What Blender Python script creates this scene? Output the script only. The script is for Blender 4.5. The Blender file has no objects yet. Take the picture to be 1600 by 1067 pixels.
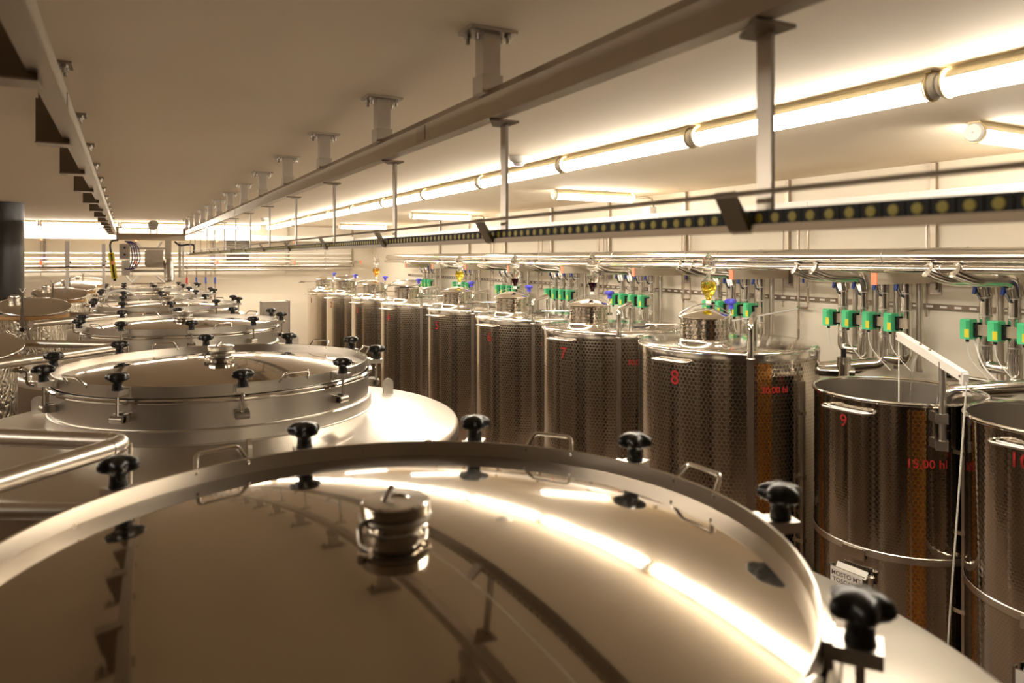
import bpy, math, random
from mathutils import Vector, Matrix
random.seed(7)
PI = math.pi
SC = bpy.context.scene
COL = SC.collection

# ------------------------------------------------------------------ camera, world, exposure
H = 3.0                                   # eye height; heights below are often written H + dz
F_PX = 1130.0
cd = bpy.data.cameras.new('camera'); cam = bpy.data.objects.new('camera', cd); COL.objects.link(cam)
cam.location = (0, 0, H)
cam.rotation_euler = (PI / 2, 0, -math.atan(603.0 / F_PX))
cd.sensor_width = 36.0; cd.sensor_fit = 'HORIZONTAL'; cd.lens = F_PX * 36.0 / 1600.0
cd.shift_y = -131.0 / 1600.0
cd.clip_start = 0.05
cd.dof.use_dof = True; cd.dof.focus_distance = 6.2; cd.dof.aperture_fstop = 2.8
SC.camera = cam
w = bpy.data.worlds.new('world'); SC.world = w; w.use_nodes = True
w.node_tree.nodes['Background'].inputs[0].default_value = (0.02, 0.016, 0.012, 1)
SC.view_settings.view_transform = 'Standard'; SC.view_settings.look = 'None'
SC.view_settings.gamma = 1.0; SC.view_settings.use_curve_mapping = False
SC.view_settings.exposure = 0.38
LAMP_COLOR = (1.0, 0.90, 0.75)
LAMP_POWER = 36.0

# ------------------------------------------------------------------ materials
M = {}
def new_mat(name):
    m = bpy.data.materials.new(name); m.use_nodes = True; M[name] = m
    return m, m.node_tree.nodes, m.node_tree.links, m.node_tree.nodes['Principled BSDF']
def mat(name, base, rough=0.5, metal=0.0, vary=0.06, scale=8.0, rvary=0.05, stretch=(1, 1, 1), coat=0.0, bump=0.0, spec=None, aniso=0.0):
    """principled surface whose colour and gloss drift with a noise texture"""
    m, n, l, p = new_mat(name)
    tc = n.new('ShaderNodeTexCoord'); mp = n.new('ShaderNodeMapping'); mp.inputs['Scale'].default_value = stretch
    l.new(tc.outputs['Object'], mp.inputs['Vector'])
    nz = n.new('ShaderNodeTexNoise'); nz.inputs['Scale'].default_value = scale; nz.inputs['Detail'].default_value = 4
    l.new(mp.outputs['Vector'], nz.inputs['Vector'])
    mx = n.new('ShaderNodeMix'); mx.data_type = 'RGBA'
    mx.inputs['A'].default_value = tuple(max(0, c * (1 - vary)) for c in base) + (1,)
    mx.inputs['B'].default_value = tuple(min(1, c * (1 + vary)) for c in base) + (1,)
    l.new(nz.outputs['Fac'], mx.inputs['Factor']); l.new(mx.outputs['Result'], p.inputs['Base Color'])
    mr = n.new('ShaderNodeMapRange'); mr.inputs['To Min'].default_value = max(0.02, rough - rvary); mr.inputs['To Max'].default_value = rough + rvary
    l.new(nz.outputs['Fac'], mr.inputs['Value']); l.new(mr.outputs['Result'], p.inputs['Roughness'])
    p.inputs['Metallic'].default_value = metal
    p.inputs['Coat Weight'].default_value = coat
    if spec is not None: p.inputs['Specular IOR Level'].default_value = spec
    if bump:
        b = n.new('ShaderNodeBump'); b.inputs['Strength'].default_value = bump; b.inputs['Distance'].default_value = 0.01
        l.new(nz.outputs['Fac'], b.inputs['Height']); l.new(b.outputs['Normal'], p.inputs['Normal'])
    return m
mat('ceiling_paint', (0.88, 0.765, 0.605), 0.75, vary=0.03, scale=1.5)
mat('wall_paint', (0.87, 0.79, 0.66), 0.7, vary=0.03, scale=2.0)
mat('wall_brown', (0.16, 0.115, 0.08), 0.7, vary=0.15, scale=1.5)
mat('floor_tile', (0.13, 0.09, 0.06), 0.3, vary=0.1, scale=3.0)
mat('steel_satin', (0.74, 0.70, 0.64), 0.30, 1.0, 0.04, 6.0)
mat('steel_polished', (0.76, 0.73, 0.68), 0.13, 1.0, 0.04, 5.0, 0.03)
mat('steel_pipe', (0.66, 0.60, 0.53), 0.32, 1.0, 0.05, 6.0)
mat('steel_dark', (0.40, 0.36, 0.31), 0.35, 1.0, 0.08, 20.0)
mat('steel_galvanised', (0.50, 0.445, 0.385), 0.30, 1.0, 0.08, 12.0)
mat('steel_bracket', (0.42, 0.36, 0.29), 0.38, 1.0, 0.10, 14.0)
mat('aluminium_cladding', (0.80, 0.77, 0.72), 0.16, 1.0, 0.05, 4.0, 0.05)
mat('steel_wall', (0.58, 0.52, 0.455), 0.24, 1.0, 0.08, 4.0)
mat('steel_inside', (0.50, 0.46, 0.41), 0.35, 1.0, 0.08, 6.0)
mat('lid_glass_steel', (0.70, 0.66, 0.60), 0.22, 1.0, 0.06, 3.0)
mat('black_plastic', (0.012, 0.011, 0.010), 0.28, vary=0.2, scale=30)
mat('black_rubber', (0.02, 0.018, 0.016), 0.6, vary=0.2, scale=30)
mat('column_paint', (0.028, 0.023, 0.020), 0.32, vary=0.25, scale=4, rvary=0.08)
mat('green_plastic', (0.09, 0.60, 0.27), 0.4, vary=0.05)
mat('green_dark_plastic', (0.03, 0.36, 0.15), 0.4, vary=0.05)
mat('yellow_label', (0.72, 0.62, 0.03), 0.5, vary=0.05)
mat('yellow_paint', (0.60, 0.49, 0.015), 0.4, vary=0.05)
mat('blue_plastic', (0.07, 0.07, 0.62), 0.35, vary=0.08)
mat('blue_lever', (0.02, 0.06, 0.32), 0.4, vary=0.08)
mat('orange_plastic', (0.90, 0.28, 0.15), 0.5, vary=0.05)
mat('white_plastic', (0.82, 0.79, 0.74), 0.4, vary=0.03)
mat('white_enamel', (0.84, 0.80, 0.74), 0.35, vary=0.03)
mat('bracket_tan', (0.46, 0.38, 0.29), 0.45, 0.6, 0.06)
mat('gasket_brown', (0.46, 0.25, 0.09), 0.5, vary=0.15, scale=10)
mat('red_ink', (0.38, 0.012, 0.010), 0.5, vary=0.05)
mat('paper', (0.86, 0.83, 0.78), 0.8, vary=0.02)
mat('ink', (0.12, 0.08, 0.07), 0.8, vary=0.02)
mat('purple_cable', (0.05, 0.03, 0.12), 0.4, vary=0.1)
mat('copper_pipe', (0.58, 0.47, 0.38), 0.3, 1.0, 0.08)
mat('rope', (0.78, 0.72, 0.62), 0.9, vary=0.35, scale=140, bump=0.6)
mat('unseen_door_wood', (0.42, 0.17, 0.05), 0.45, vary=0.3, scale=3.0, stretch=(8, 8, 0.6))
mat('dark_panel', (0.06, 0.045, 0.035), 0.5, vary=0.2, scale=2.0)
mat('grey_panel', (0.42, 0.36, 0.29), 0.4, 0.5, 0.05)
mat('grey_lacquer', (0.58, 0.53, 0.49), 0.45, vary=0.04)
mat('strut_dark', (0.24, 0.18, 0.13), 0.45, 0.6, 0.08)
mat('arm_grey', (0.60, 0.53, 0.43), 0.42, 0.5, 0.06)
mat('lamp_back', (0.80, 0.72, 0.50), 0.5, vary=0.04)
mat('steel_brown', (0.22, 0.17, 0.12), 0.38, 0.9, 0.12, 10.0)
mat('clip_brass', (0.62, 0.50, 0.28), 0.35, 0.6, 0.08)

def radial_steel():
    """polished lid sheet: a sharp reflection under a soft brushed one, faint rings from the spinning polish"""
    m, n, l, p = new_mat('lid_sheet')
    tc = n.new('ShaderNodeTexCoord'); sp = n.new('ShaderNodeSeparateXYZ'); l.new(tc.outputs['Object'], sp.inputs[0])
    cb = n.new('ShaderNodeCombineXYZ'); l.new(sp.outputs[0], cb.inputs[0]); l.new(sp.outputs[1], cb.inputs[1])
    ln = n.new('ShaderNodeVectorMath'); ln.operation = 'LENGTH'; l.new(cb.outputs[0], ln.inputs[0])
    nz = n.new('ShaderNodeTexNoise'); nz.noise_dimensions = '1D'; nz.inputs['Scale'].default_value = 14; nz.inputs['Detail'].default_value = 5
    l.new(ln.outputs['Value'], nz.inputs['W'])
    q = n.new('ShaderNodeBsdfPrincipled'); mix = n.new('ShaderNodeMixShader'); out = n['Material Output']
    for b, lo, hi in ((p, 0.035, 0.065), (q, 0.16, 0.22)):
        mr = n.new('ShaderNodeMapRange'); mr.inputs['To Min'].default_value = lo; mr.inputs['To Max'].default_value = hi
        l.new(nz.outputs['Fac'], mr.inputs['Value']); l.new(mr.outputs['Result'], b.inputs['Roughness'])
        b.inputs['Base Color'].default_value = (0.44, 0.375, 0.30, 1); b.inputs['Metallic'].default_value = 1.0
    mix.inputs[0].default_value = 0.07
    l.new(p.outputs[0], mix.inputs[1]); l.new(q.outputs[0], mix.inputs[2]); l.new(mix.outputs[0], out.inputs['Surface'])
radial_steel()

def two_lobe(name, col, r_sharp, r_soft, share):
    m, n, l, p = new_mat(name)
    tc = n.new('ShaderNodeTexCoord'); nz = n.new('ShaderNodeTexNoise'); nz.inputs['Scale'].default_value = 2.5; l.new(tc.outputs['Object'], nz.inputs['Vector'])
    q = n.new('ShaderNodeBsdfPrincipled'); mix = n.new('ShaderNodeMixShader'); mix.inputs[0].default_value = share
    for b, r in ((p, r_sharp), (q, r_soft)):
        mr = n.new('ShaderNodeMapRange'); mr.inputs['To Min'].default_value = r*.88; mr.inputs['To Max'].default_value = r*1.12
        l.new(nz.outputs['Fac'], mr.inputs['Value']); l.new(mr.outputs[0], b.inputs['Roughness'])
        b.inputs['Base Color'].default_value = col+(1,); b.inputs['Metallic'].default_value = 1.0
    l.new(p.outputs[0], mix.inputs[1]); l.new(q.outputs[0], mix.inputs[2]); l.new(mix.outputs[0], n['Material Output'].inputs['Surface'])
two_lobe('steel_shoulder', (0.72, 0.67, 0.605), 0.07, 0.33, 0.86)

def dimple_steel(name, cell, light, dark, r0, r1, bump):
    """sheet pressed with a honeycomb of shallow round dimples (UV in metres)"""
    m, n, l, p = new_mat(name)
    uv = n.new('ShaderNodeUVMap'); uv.uv_map = 'UVMap'
    s3 = math.sqrt(3)
    def vm(op, a, b=None):
        q = n.new('ShaderNodeVectorMath'); q.operation = op; l.new(a, q.inputs[0])
        if b is not None: q.inputs[1].default_value = b
        return q
    sc = vm('MULTIPLY', uv.outputs[0], (1 / cell, 1 / (cell * s3), 0))
    def cellv(src):
        f = vm('FRACTION', src); s = vm('SUBTRACT', f.outputs[0], (.5, .5, 0)); k = vm('MULTIPLY', s.outputs[0], (1, s3, 0))
        return vm('LENGTH', k.outputs[0]).outputs['Value']
    d1 = cellv(sc.outputs[0]); d2 = cellv(vm('ADD', sc.outputs[0], (.5, .5, 0)).outputs[0])
    mn = n.new('ShaderNodeMath'); mn.operation = 'MINIMUM'; l.new(d1, mn.inputs[0]); l.new(d2, mn.inputs[1])
    ramp = n.new('ShaderNodeMapRange'); ramp.interpolation_type = 'SMOOTHSTEP'
    ramp.inputs['From Min'].default_value = 0.30; ramp.inputs['From Max'].default_value = 0.50
    l.new(mn.outputs[0], ramp.inputs['Value'])
    mx = n.new('ShaderNodeMix'); mx.data_type = 'RGBA'; mx.inputs['A'].default_value = dark + (1,); mx.inputs['B'].default_value = light + (1,)
    l.new(ramp.outputs[0], mx.inputs['Factor']); l.new(mx.outputs['Result'], p.inputs['Base Color'])
    mr = n.new('ShaderNodeMapRange'); mr.inputs['To Min'].default_value = r0; mr.inputs['To Max'].default_value = r1
    l.new(ramp.outputs[0], mr.inputs['Value']); l.new(mr.outputs[0], p.inputs['Roughness'])
    p.inputs['Metallic'].default_value = 1.0
    b = n.new('ShaderNodeBump'); b.inputs['Strength'].default_value = bump; b.inputs['Distance'].default_value = cell * 0.1
    l.new(ramp.outputs[0], b.inputs['Height']); l.new(b.outputs['Normal'], p.inputs['Normal'])
dimple_steel('steel_dimpled', 0.034, (0.78, 0.72, 0.64), (0.58, 0.515, 0.44), 0.07, 0.20, 0.08)
dimple_steel('amber_reflection_dimpled', 0.030, (0.72, 0.36, 0.115), (0.66, 0.31, 0.09), 0.26, 0.30, 0.04)  # orange reflection put into the sheet colour
dimple_steel('steel_dimpled_fine', 0.022, (0.56, 0.51, 0.45), (0.48, 0.43, 0.375), 0.05, 0.09, 0.05)

def marbled_steel():
    m, n, l, p = new_mat('steel_marbled')
    uv = n.new('ShaderNodeUVMap'); uv.uv_map = 'UVMap'
    v = n.new('ShaderNodeTexVoronoi'); v.inputs['Scale'].default_value = 28; l.new(uv.outputs[0], v.inputs['Vector'])
    wv = n.new('ShaderNodeTexWave'); wv.inputs['Scale'].default_value = 9; wv.inputs['Distortion'].default_value = 14; l.new(uv.outputs[0], wv.inputs['Vector'])
    ad = n.new('ShaderNodeMath'); l.new(v.outputs['Distance'], ad.inputs[0]); l.new(wv.outputs['Fac'], ad.inputs[1])
    mr = n.new('ShaderNodeMapRange'); mr.inputs['To Min'].default_value = 0.1; mr.inputs['To Max'].default_value = 0.32
    l.new(ad.outputs[0], mr.inputs['Value']); l.new(mr.outputs[0], p.inputs['Roughness'])
    p.inputs['Base Color'].default_value = (0.72, 0.66, 0.56, 1); p.inputs['Metallic'].default_value = 1
    b = n.new('ShaderNodeBump'); b.inputs['Strength'].default_value = 0.5; b.inputs['Distance'].default_value = 0.006
    l.new(ad.outputs[0], b.inputs['Height']); l.new(b.outputs['Normal'], p.inputs['Normal'])
marbled_steel()

def lamp_mat():
    m, n, l, p = new_mat('lamp_diffuser')
    p.inputs['Base Color'].default_value = (0.9, 0.87, 0.8, 1); p.inputs['Roughness'].default_value = 0.4
    p.inputs['Emission Color'].default_value = LAMP_COLOR + (1,); p.inputs['Emission Strength'].default_value = LAMP_POWER
lamp_mat()
def glass_mat(name, col, rough=0.02, ior=1.45):
    m, n, l, p = new_mat(name)
    p.inputs['Base Color'].default_value = col + (1,); p.inputs['Roughness'].default_value = rough
    p.inputs['Transmission Weight'].default_value = 1.0; p.inputs['IOR'].default_value = ior
glass_mat('clear_glass', (0.97, 0.96, 0.94), ior=1.16)
glass_mat('tube_glass', (0.9, 0.88, 0.84), 0.05, 1.2)
glass_mat('clear_hose', (0.9, 0.9, 0.92), 0.15, 1.2)
glass_mat('amber_liquid', (0.85, 0.42, 0.06), 0.05, 1.2)
glass_mat('yellow_liquid', (0.88, 0.72, 0.08), 0.05, 1.2)
mat('red_liquid', (0.035, 0.006, 0.008), 0.12, vary=0.1)

# ------------------------------------------------------------------ mesh builder
class MB:
    def __init__(s): s.v = []; s.f = []; s.uv = []
    def face(s, idx, uv=None): s.f.append(tuple(idx)); s.uv.append(uv)
    def box(s, a, b, rot=None, piv=None):
        x0, y0, z0 = a; x1, y1, z1 = b; k = len(s.v)
        pts = [Vector(p) for p in ((x0,y0,z0),(x1,y0,z0),(x1,y1,z0),(x0,y1,z0),(x0,y0,z1),(x1,y0,z1),(x1,y1,z1),(x0,y1,z1))]
        if rot is not None:
            c = Vector(piv) if piv else Vector(((x0+x1)/2, (y0+y1)/2, (z0+z1)/2))
            pts = [rot @ (p - c) + c for p in pts]
        s.v += [tuple(p) for p in pts]
        for q in ((0,3,2,1),(4,5,6,7),(0,1,5,4),(1,2,6,5),(2,3,7,6),(3,0,4,7)): s.face([k+i for i in q])
        return s
    def prism(s, poly, axis, a, b):
        """polygon (2D) swept along axis from a to b; axis 0 -> poly is (y,z); 1 -> (x,z); 2 -> (x,y)"""
        k = len(s.v); n = len(poly)
        for t in (a, b):
            for (p, q) in poly:
                s.v.append((t, p, q) if axis == 0 else (p, t, q) if axis == 1 else (p, q, t))
        area = sum(poly[i][0]*poly[(i+1) % n][1] - poly[(i+1) % n][0]*poly[i][1] for i in range(n))
        flip = (area < 0) != (axis == 1)
        def add(ix): s.face(ix[::-1] if flip else ix)
        add([k+i for i in range(n)][::-1]); add([k+n+i for i in range(n)])
        for i in range(n):
            j = (i+1) % n; add([k+i, k+j, k+n+j, k+n+i])
        return s
    def lathe(s, prof, seg=48, c=(0, 0, 0), uv=False, lobes=None, mtx=None):
        """profile [(r,z)...] from bottom/outside upward; r=0 makes a pole"""
        k = len(s.v); rows = []
        for i, (r, z) in enumerate(prof):
            if r < 1e-6:
                s.v.append((0, 0, z)); rows.append([len(s.v)-1]*seg)
            else:
                row = []
                for j in range(seg):
                    a = 2*PI*j/seg; rr = r
                    if lobes: rr = r * (1 - lobes[1][i] * 0.5 * (1 - math.cos(lobes[0]*a)))
                    s.v.append((rr*math.cos(a), rr*math.sin(a), z)); row.append(len(s.v)-1)
                rows.append(row)
        acc = [0.0]
        for i in range(1, len(prof)): acc.append(acc[-1] + math.hypot(prof[i][0]-prof[i-1][0], prof[i][1]-prof[i-1][1]))
        R = max(p[0] for p in prof)
        for i in range(len(prof)-1):
            for j in range(seg):
                j2 = (j+1) % seg
                q = [rows[i][j], rows[i][j2], rows[i+1][j2], rows[i+1][j]]
                t = None
                if uv:
                    u0, u1 = 2*PI*R*j/seg, 2*PI*R*(j+1)/seg
                    t = [(u0, acc[i]), (u1, acc[i]), (u1, acc[i+1]), (u0, acc[i+1])]
                if q[0] == q[1]: q = q[1:]; t = t[1:] if t else None
                elif q[2] == q[3]: q = q[:3]; t = t[:3] if t else None
                if len(set(q)) >= 3: s.face(q, t)
        for i in range(k, len(s.v)):
            p = Vector(s.v[i])
            if mtx is not None: p = mtx @ p
            s.v[i] = (p.x+c[0], p.y+c[1], p.z+c[2])
        return s
    def cyl(s, a, b, r, seg=16, r2=None):
        a = Vector(a); b = Vector(b); d = b-a; L = d.length
        q = d.to_track_quat('Z', 'Y').to_matrix()
        r2 = r if r2 is None else r2
        return s.lathe([(0, 0), (r, 0), (r2, L), (0, L)], seg, tuple(a), mtx=q)
    def tube(s, path, r, seg=12, closed=False, uv=False):
        P = [Vector(p) for p in path]; n = len(P); k = len(s.v)
        T = []
        for i in range(n):
            a = P[(i-1) % n] if (closed or i > 0) else P[i]; b = P[(i+1) % n] if (closed or i < n-1) else P[i]
            T.append((b-a).normalized())
        up = Vector((0, 0, 1)) if abs(T[0].z) < 0.9 else Vector((1, 0, 0))
        N = (up - T[0]*up.dot(T[0])).normalized()
        for i in range(n):
            if i: N = (N - T[i]*N.dot(T[i])).normalized()
            B = T[i].cross(N)
            for j in range(seg):
                a = 2*PI*j/seg; p = P[i] + N*(r*math.cos(a)) + B*(r*math.sin(a)); s.v.append(tuple(p))
        for i in range(n if closed else n-1):
            for j in range(seg):
                i2 = (i+1) % n; j2 = (j+1) % seg
                s.face([k+i*seg+j, k+i*seg+j2, k+i2*seg+j2, k+i2*seg+j])
        if not closed:
            s.face([k+j for j in range(seg)][::-1]); s.face([k+(n-1)*seg+j for j in range(seg)])
        return s
    def torus(s, R, r, z=0, c=(0, 0), seg=64, rs=10):
        return s.tube([(c[0]+R*math.cos(2*PI*i/seg), c[1]+R*math.sin(2*PI*i/seg), z) for i in range(seg)], r, rs, True)
    def build(s, name, m, parent=None, loc=None, smooth=True, absolute=False, ang=35):
        me = bpy.data.meshes.new(name)
        vs = s.v
        if absolute and parent is not None:
            o = Vector((0, 0, 0)); q = parent
            while q is not None: o += q.location; q = q.parent
            vs = [(x-o.x, y-o.y, z-o.z) for x, y, z in vs]
        me.from_pydata(vs, [], s.f)
        if any(u is not None for u in s.uv):
            ul = me.uv_layers.new(name='UVMap'); i = 0
            for f, u in zip(s.f, s.uv):
                for j in range(len(f)):
                    if u: ul.data[i].uv = u[j]
                    i += 1
        me.validate(); me.update()
        if smooth:
            me.shade_smooth(); me.set_sharp_from_angle(angle=math.radians(ang))
        me.materials.append(M[m])
        o = bpy.data.objects.new(name, me); COL.objects.link(o)
        if parent is not None: o.parent = parent
        if loc is not None: o.location = loc
        return o
def fillet(pts, rad, n=5):
    P = [Vector(p) for p in pts]; out = [P[0]]
    for i in range(1, len(P)-1):
        a = (P[i-1]-P[i]); b = (P[i+1]-P[i]); r = min(rad, a.length*0.49, b.length*0.49)
        a = P[i]+a.normalized()*r; b = P[i]+b.normalized()*r
        for k in range(n+1):
            t = k/n; out.append(a*(1-t)**2 + P[i]*2*t*(1-t) + b*t*t)
    out.append(P[-1]); return out
def tag(o, label=None, cat=None, group=None, kind=None):
    if label: o['label'] = label
    if cat: o['category'] = cat
    if group: o['group'] = group
    if kind: o['kind'] = kind
    return o
def thing(name, label, cat, loc=(0, 0, 0), group=None, rz=0):
    o = bpy.data.objects.new(name, None); COL.objects.link(o); o.location = loc; o.rotation_euler = (0, 0, rz)
    o.empty_display_size = 0.1
    return tag(o, label, cat, group)
KIDS = {}
def copy_tree(o, label=None, loc=None, rz=None, parent=None):
    c = o.copy(); COL.objects.link(c)
    if parent is not None: c.parent = parent
    if loc is not None: c.location = loc
    if rz is not None: c.rotation_euler = (0, 0, rz)
    if label: c['label'] = label
    for ch in list(o.children): copy_tree(ch, parent=c)
    return c
def struct(o): o['kind'] = 'structure'; return o
NUM = {1: 'one', 2: 'two', 3: 'three', 4: 'four', 5: 'five', 6: 'six', 7: 'seven', 8: 'eight', 9: 'nine', 10: 'ten'}
ORD = ['first', 'second', 'third', 'fourth', 'fifth', 'sixth', 'seventh', 'eighth', 'ninth', 'tenth', 'eleventh', 'twelfth', 'thirteenth', 'fourteenth', 'fifteenth', 'sixteenth']
def V(x, y, dz): return (x, y, H+dz)

# ------------------------------------------------------------------ room shell
XL, XR, YB, YF, ZC = -5.0, 6.0, -6.0, 19.3, H+0.80
struct(MB().box((XL-.2, YB-.2, -.2), (XR+.2, YF+.2, 0)).build('floor', 'floor_tile', smooth=False))
struct(MB().box((XL-.2, YB-.2, ZC), (XR+.2, YF+.2, ZC+.2)).build('ceiling', 'ceiling_paint', smooth=False))
struct(MB().box((XR, YB-.2, 0), (XR+.2, YF+.2, ZC)).build('wall_right', 'wall_paint', smooth=False))
struct(MB().box((XL-.2, YB-.2, 0), (XL, YF+.2, ZC)).build('wall_left', 'wall_brown', smooth=False))
struct(MB().box((XL, YF, 0), (XR, YF+.2, ZC)).build('wall_far', 'wall_paint', smooth=False))
struct(MB().box((XL, YB-.2, 0), (XR, YB, ZC)).build('wall_back', 'wall_brown', smooth=False))
d1 = struct(MB().box((1.2, YB, 0), (2.5, YB+.05, 2.3)).build('unseen_door_1', 'unseen_door_wood', smooth=False))  # unseen door, added to give the steel tanks a warm brown reflection
MB().cyl((2.38, YB+.05, 1.05), (2.38, YB+.11, 1.05), .012).cyl((2.38, YB+.1, 1.05), (2.25, YB+.1, 1.05), .01).build('unseen_door_handle', 'steel_polished', d1)
# round dark column on the left
co = thing('support_column', 'round dark painted column at the left edge, floor to ceiling', 'column', (-1.62, 12.75, 0))
MB().lathe([(.30, 0), (.30, H+.80)], 64).build('shaft', 'column_paint', co)
MB().lathe([(.31, 0), (.31, .12), (.30, .12)], 48).build('base_collar', 'steel_dark', co)

# ------------------------------------------------------------------ fluorescent tubes
def make_lamp(length):
    """lamp along +Y from 0 to length, axis at z=0"""
    t = thing('tube_lamp', 'lamp', 'lamp')
    R = .056
    rot = Matrix.Rotation(-PI/2, 3, 'X')
    def arc(a0, a1, n, name, m):
        q = MB(); A = [math.radians(a0+(a1-a0)*i/n) for i in range(n+1)]
        for y in (.045, length-.045): q.v += [(R*math.sin(a), y, -R*math.cos(a)) for a in A]
        for i in range(n): q.face([i, i+1, n+2+i, n+1+i])
        q.build(name, m, t, ang=60)
    arc(-102, 102, 18, 'diffuser', 'lamp_diffuser')
    arc(102, 258, 10, 'reflector_back', 'lamp_back')
    for y0, y1, s in ((0.0, .045, -1), (length-.045, length, 1)):
        e = MB().lathe([(0, y0), (R*.86, y0), (R*1.03, y0+.012), (R*1.03, y1-.012), (R*.86 if s > 0 else R*1.03, y1), (0, y1)], 24, mtx=rot).build('end_cap', 'white_plastic', t)
        MB().lathe([(0, -.002), (.007, -.002), (.007, .002), (0, .002)], 10, c=(0, y0 if s < 0 else y1, 0), mtx=rot).build('plug', 'steel_dark', e)
    for y in (.028, length-.028):
        b = MB()
        b.tube([(R*1.09*math.sin(a), y, R*1.09*math.cos(a)) for a in [2*PI*k/24 for k in range(24)]], .006, 6, True)
        b.box((-.035, y-.014, R*1.02), (.035, y+.014, .0645))
        b.build('clip', 'clip_brass', t)
    MB().box((-.014, .05, R*.96), (.014, length-.05, .0645)).build('back_rail', 'lamp_back', t, smooth=False)
    return t
LZ = H+.735
lamp0 = make_lamp(1.49)
first = True
names = []
for k in range(-1, 11):
    y = 1.86+1.5*k+.005
    if k >= 0: lab = ORD[k]+' tube of the lamp line above the aisle, counted from the right edge'
    else: lab = ORD[-k-1]+' tube of the aisle lamp line behind the viewer'
    if k == -1: lab = 'nearest glowing tube of the aisle lamp line, cut by the right edge'
    if first: o = lamp0; o['label'] = lab; o.location = (3.06, y, LZ); first = False
    else: o = copy_tree(lamp0, lab, (3.06, y, LZ))
    o['group'] = 'lamp tubes in the line above the aisle'
lamp1 = make_lamp(1.17)
for i, (y, lab) in enumerate(((2.47, 'short glowing tube lamp at the right edge, crosswise, with round white end cap'), (7.2, 'short crosswise tube lamp under the ceiling behind the dotted chain, nearest of three'),
                              (12.0, 'middle short crosswise tube lamp near the right wall'), (16.8, 'farthest short crosswise tube lamp near the right wall'))):
    o = lamp1 if i == 0 else copy_tree(lamp1)
    o['label'] = lab; o['group'] = 'short crosswise lamps at the right wall'
    o.location = (4.38, y, LZ); o.rotation_euler = (0, 0, -PI/2)
for k in range(5):
    o = copy_tree(lamp0, ['tube lamp on the far end, rightmost, beyond the right crane rail', 'far end tube lamp behind the hoist, between the crane rails', 'far end tube lamp left of the left crane rail',
                          'far end tube lamp beside the dark column', 'far end tube lamp hidden behind the dark column'][k], (1.38-1.5*k, 18.35, LZ), -PI/2)
    o['group'] = 'lamps along the far end'
for k in range(9):
    o = copy_tree(lamp0, ORD[k]+' tube lamp of the line over the left bay, outside the view', (-3.9, 2.0+1.6*k, LZ)); o['group'] = 'lamps over the left bay'

# ------------------------------------------------------------------ crane rails and hangers
def rail(x0, x1, side, label):
    t = thing('crane_rail', label, 'rail', V((x0+x1)/2, 8.0, .49), 'crane rails')
    if side > 0: poly = [(x0, H+.49), (x1, H+.49), (x1, H+.588), (x0+.012, H+.588), (x0, H+.562)]
    else: poly = [(x0, H+.49), (x1, H+.49), (x1, H+.562), (x1-.006, H+.588), (x0, H+.588)]
    MB().prism(poly, 1, -1.5, 17.6).build('beam', 'steel_galvanised', t, absolute=True, smooth=False)
    xx = x0 if side > 0 else x1
    for y in (2.9, 8.9, 14.9):
        MB().box((xx-.003, y-.05, H+.496), (xx+.003, y+.05, H+.556)).build('joint_plate', 'steel_bracket', t, absolute=True, smooth=False)
    MB().box((x0-.006, -1.5, H+.482), (x1+.006, 17.6, H+.492)).build('lower_flange', 'steel_galvanised', t, absolute=True, smooth=False)
    return t
rail(1.107, 1.15, 1, 'long grey crane rail crossing the top of the picture to the right')
rail(-.22, -.176, -1, 'grey crane rail descending from the top left corner')
def hanger(full):
    t = thing('rail_hanger', 'x', 'hanger')
    pl = MB().box((-.09, -.06, -.012), (.09, .06, -.001)).build('ceiling_plate', 'steel_bracket', t, smooth=False)
    for sx in (-1, 1):
        for sy in (-1, 1):
            MB().cyl((sx*.062, sy*.035, -.045), (sx*.062, sy*.035, -.012), .008, 8).cyl((sx*.062, sy*.035, -.025), (sx*.062, sy*.035, -.012), .014, 6).build('bolt', 'steel_dark', pl)
    if full > 0:
        MB().box((-.033, -.033, -.17), (.033, .033, -.012)).build('post', 'steel_galvanised', t, smooth=False)
        MB().box((-.04, -.04, -.225), (.04, .04, -.16)).build('sleeve', 'steel_bracket', t, smooth=False)
    else:
        MB().box((-.028, -.03, -.17), (.022, .03, -.012)).build('post', 'steel_brown', t, smooth=False)
        MB().box((-.035, -.05, -.335), (.082, .05, -.16)).build('side_box', 'steel_brown', t, smooth=False)
        MB().box((-.037, -.056, -.340), (.082, .056, -.334)).build('box_foot', 'steel_galvanised', t, smooth=False)
    return t
h0 = hanger(1); h1 = hanger(-1)
HY = [1.1+1.2*k for k in range(14)]
for k, y in enumerate(HY):
    o = h0 if k == 0 else copy_tree(h0)
    o.location = (1.13, y, ZC); o['group'] = 'hangers of the right crane rail'
    o['label'] = 'hanger post of the right crane rail, above the picture' if k == 0 else ORD[k-1]+' ceiling hanger post of the right crane rail, counted from the nearest'
    o = h1 if k == 0 else copy_tree(h1)
    o.location = (-.285, y, ZC); o['group'] = 'hangers of the left crane rail'
    o['label'] = 'hanger of the left crane rail, above the picture' if k == 0 else ORD[k-1]+' hanger with dark side box of the left crane rail, counted from the corner'
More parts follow.
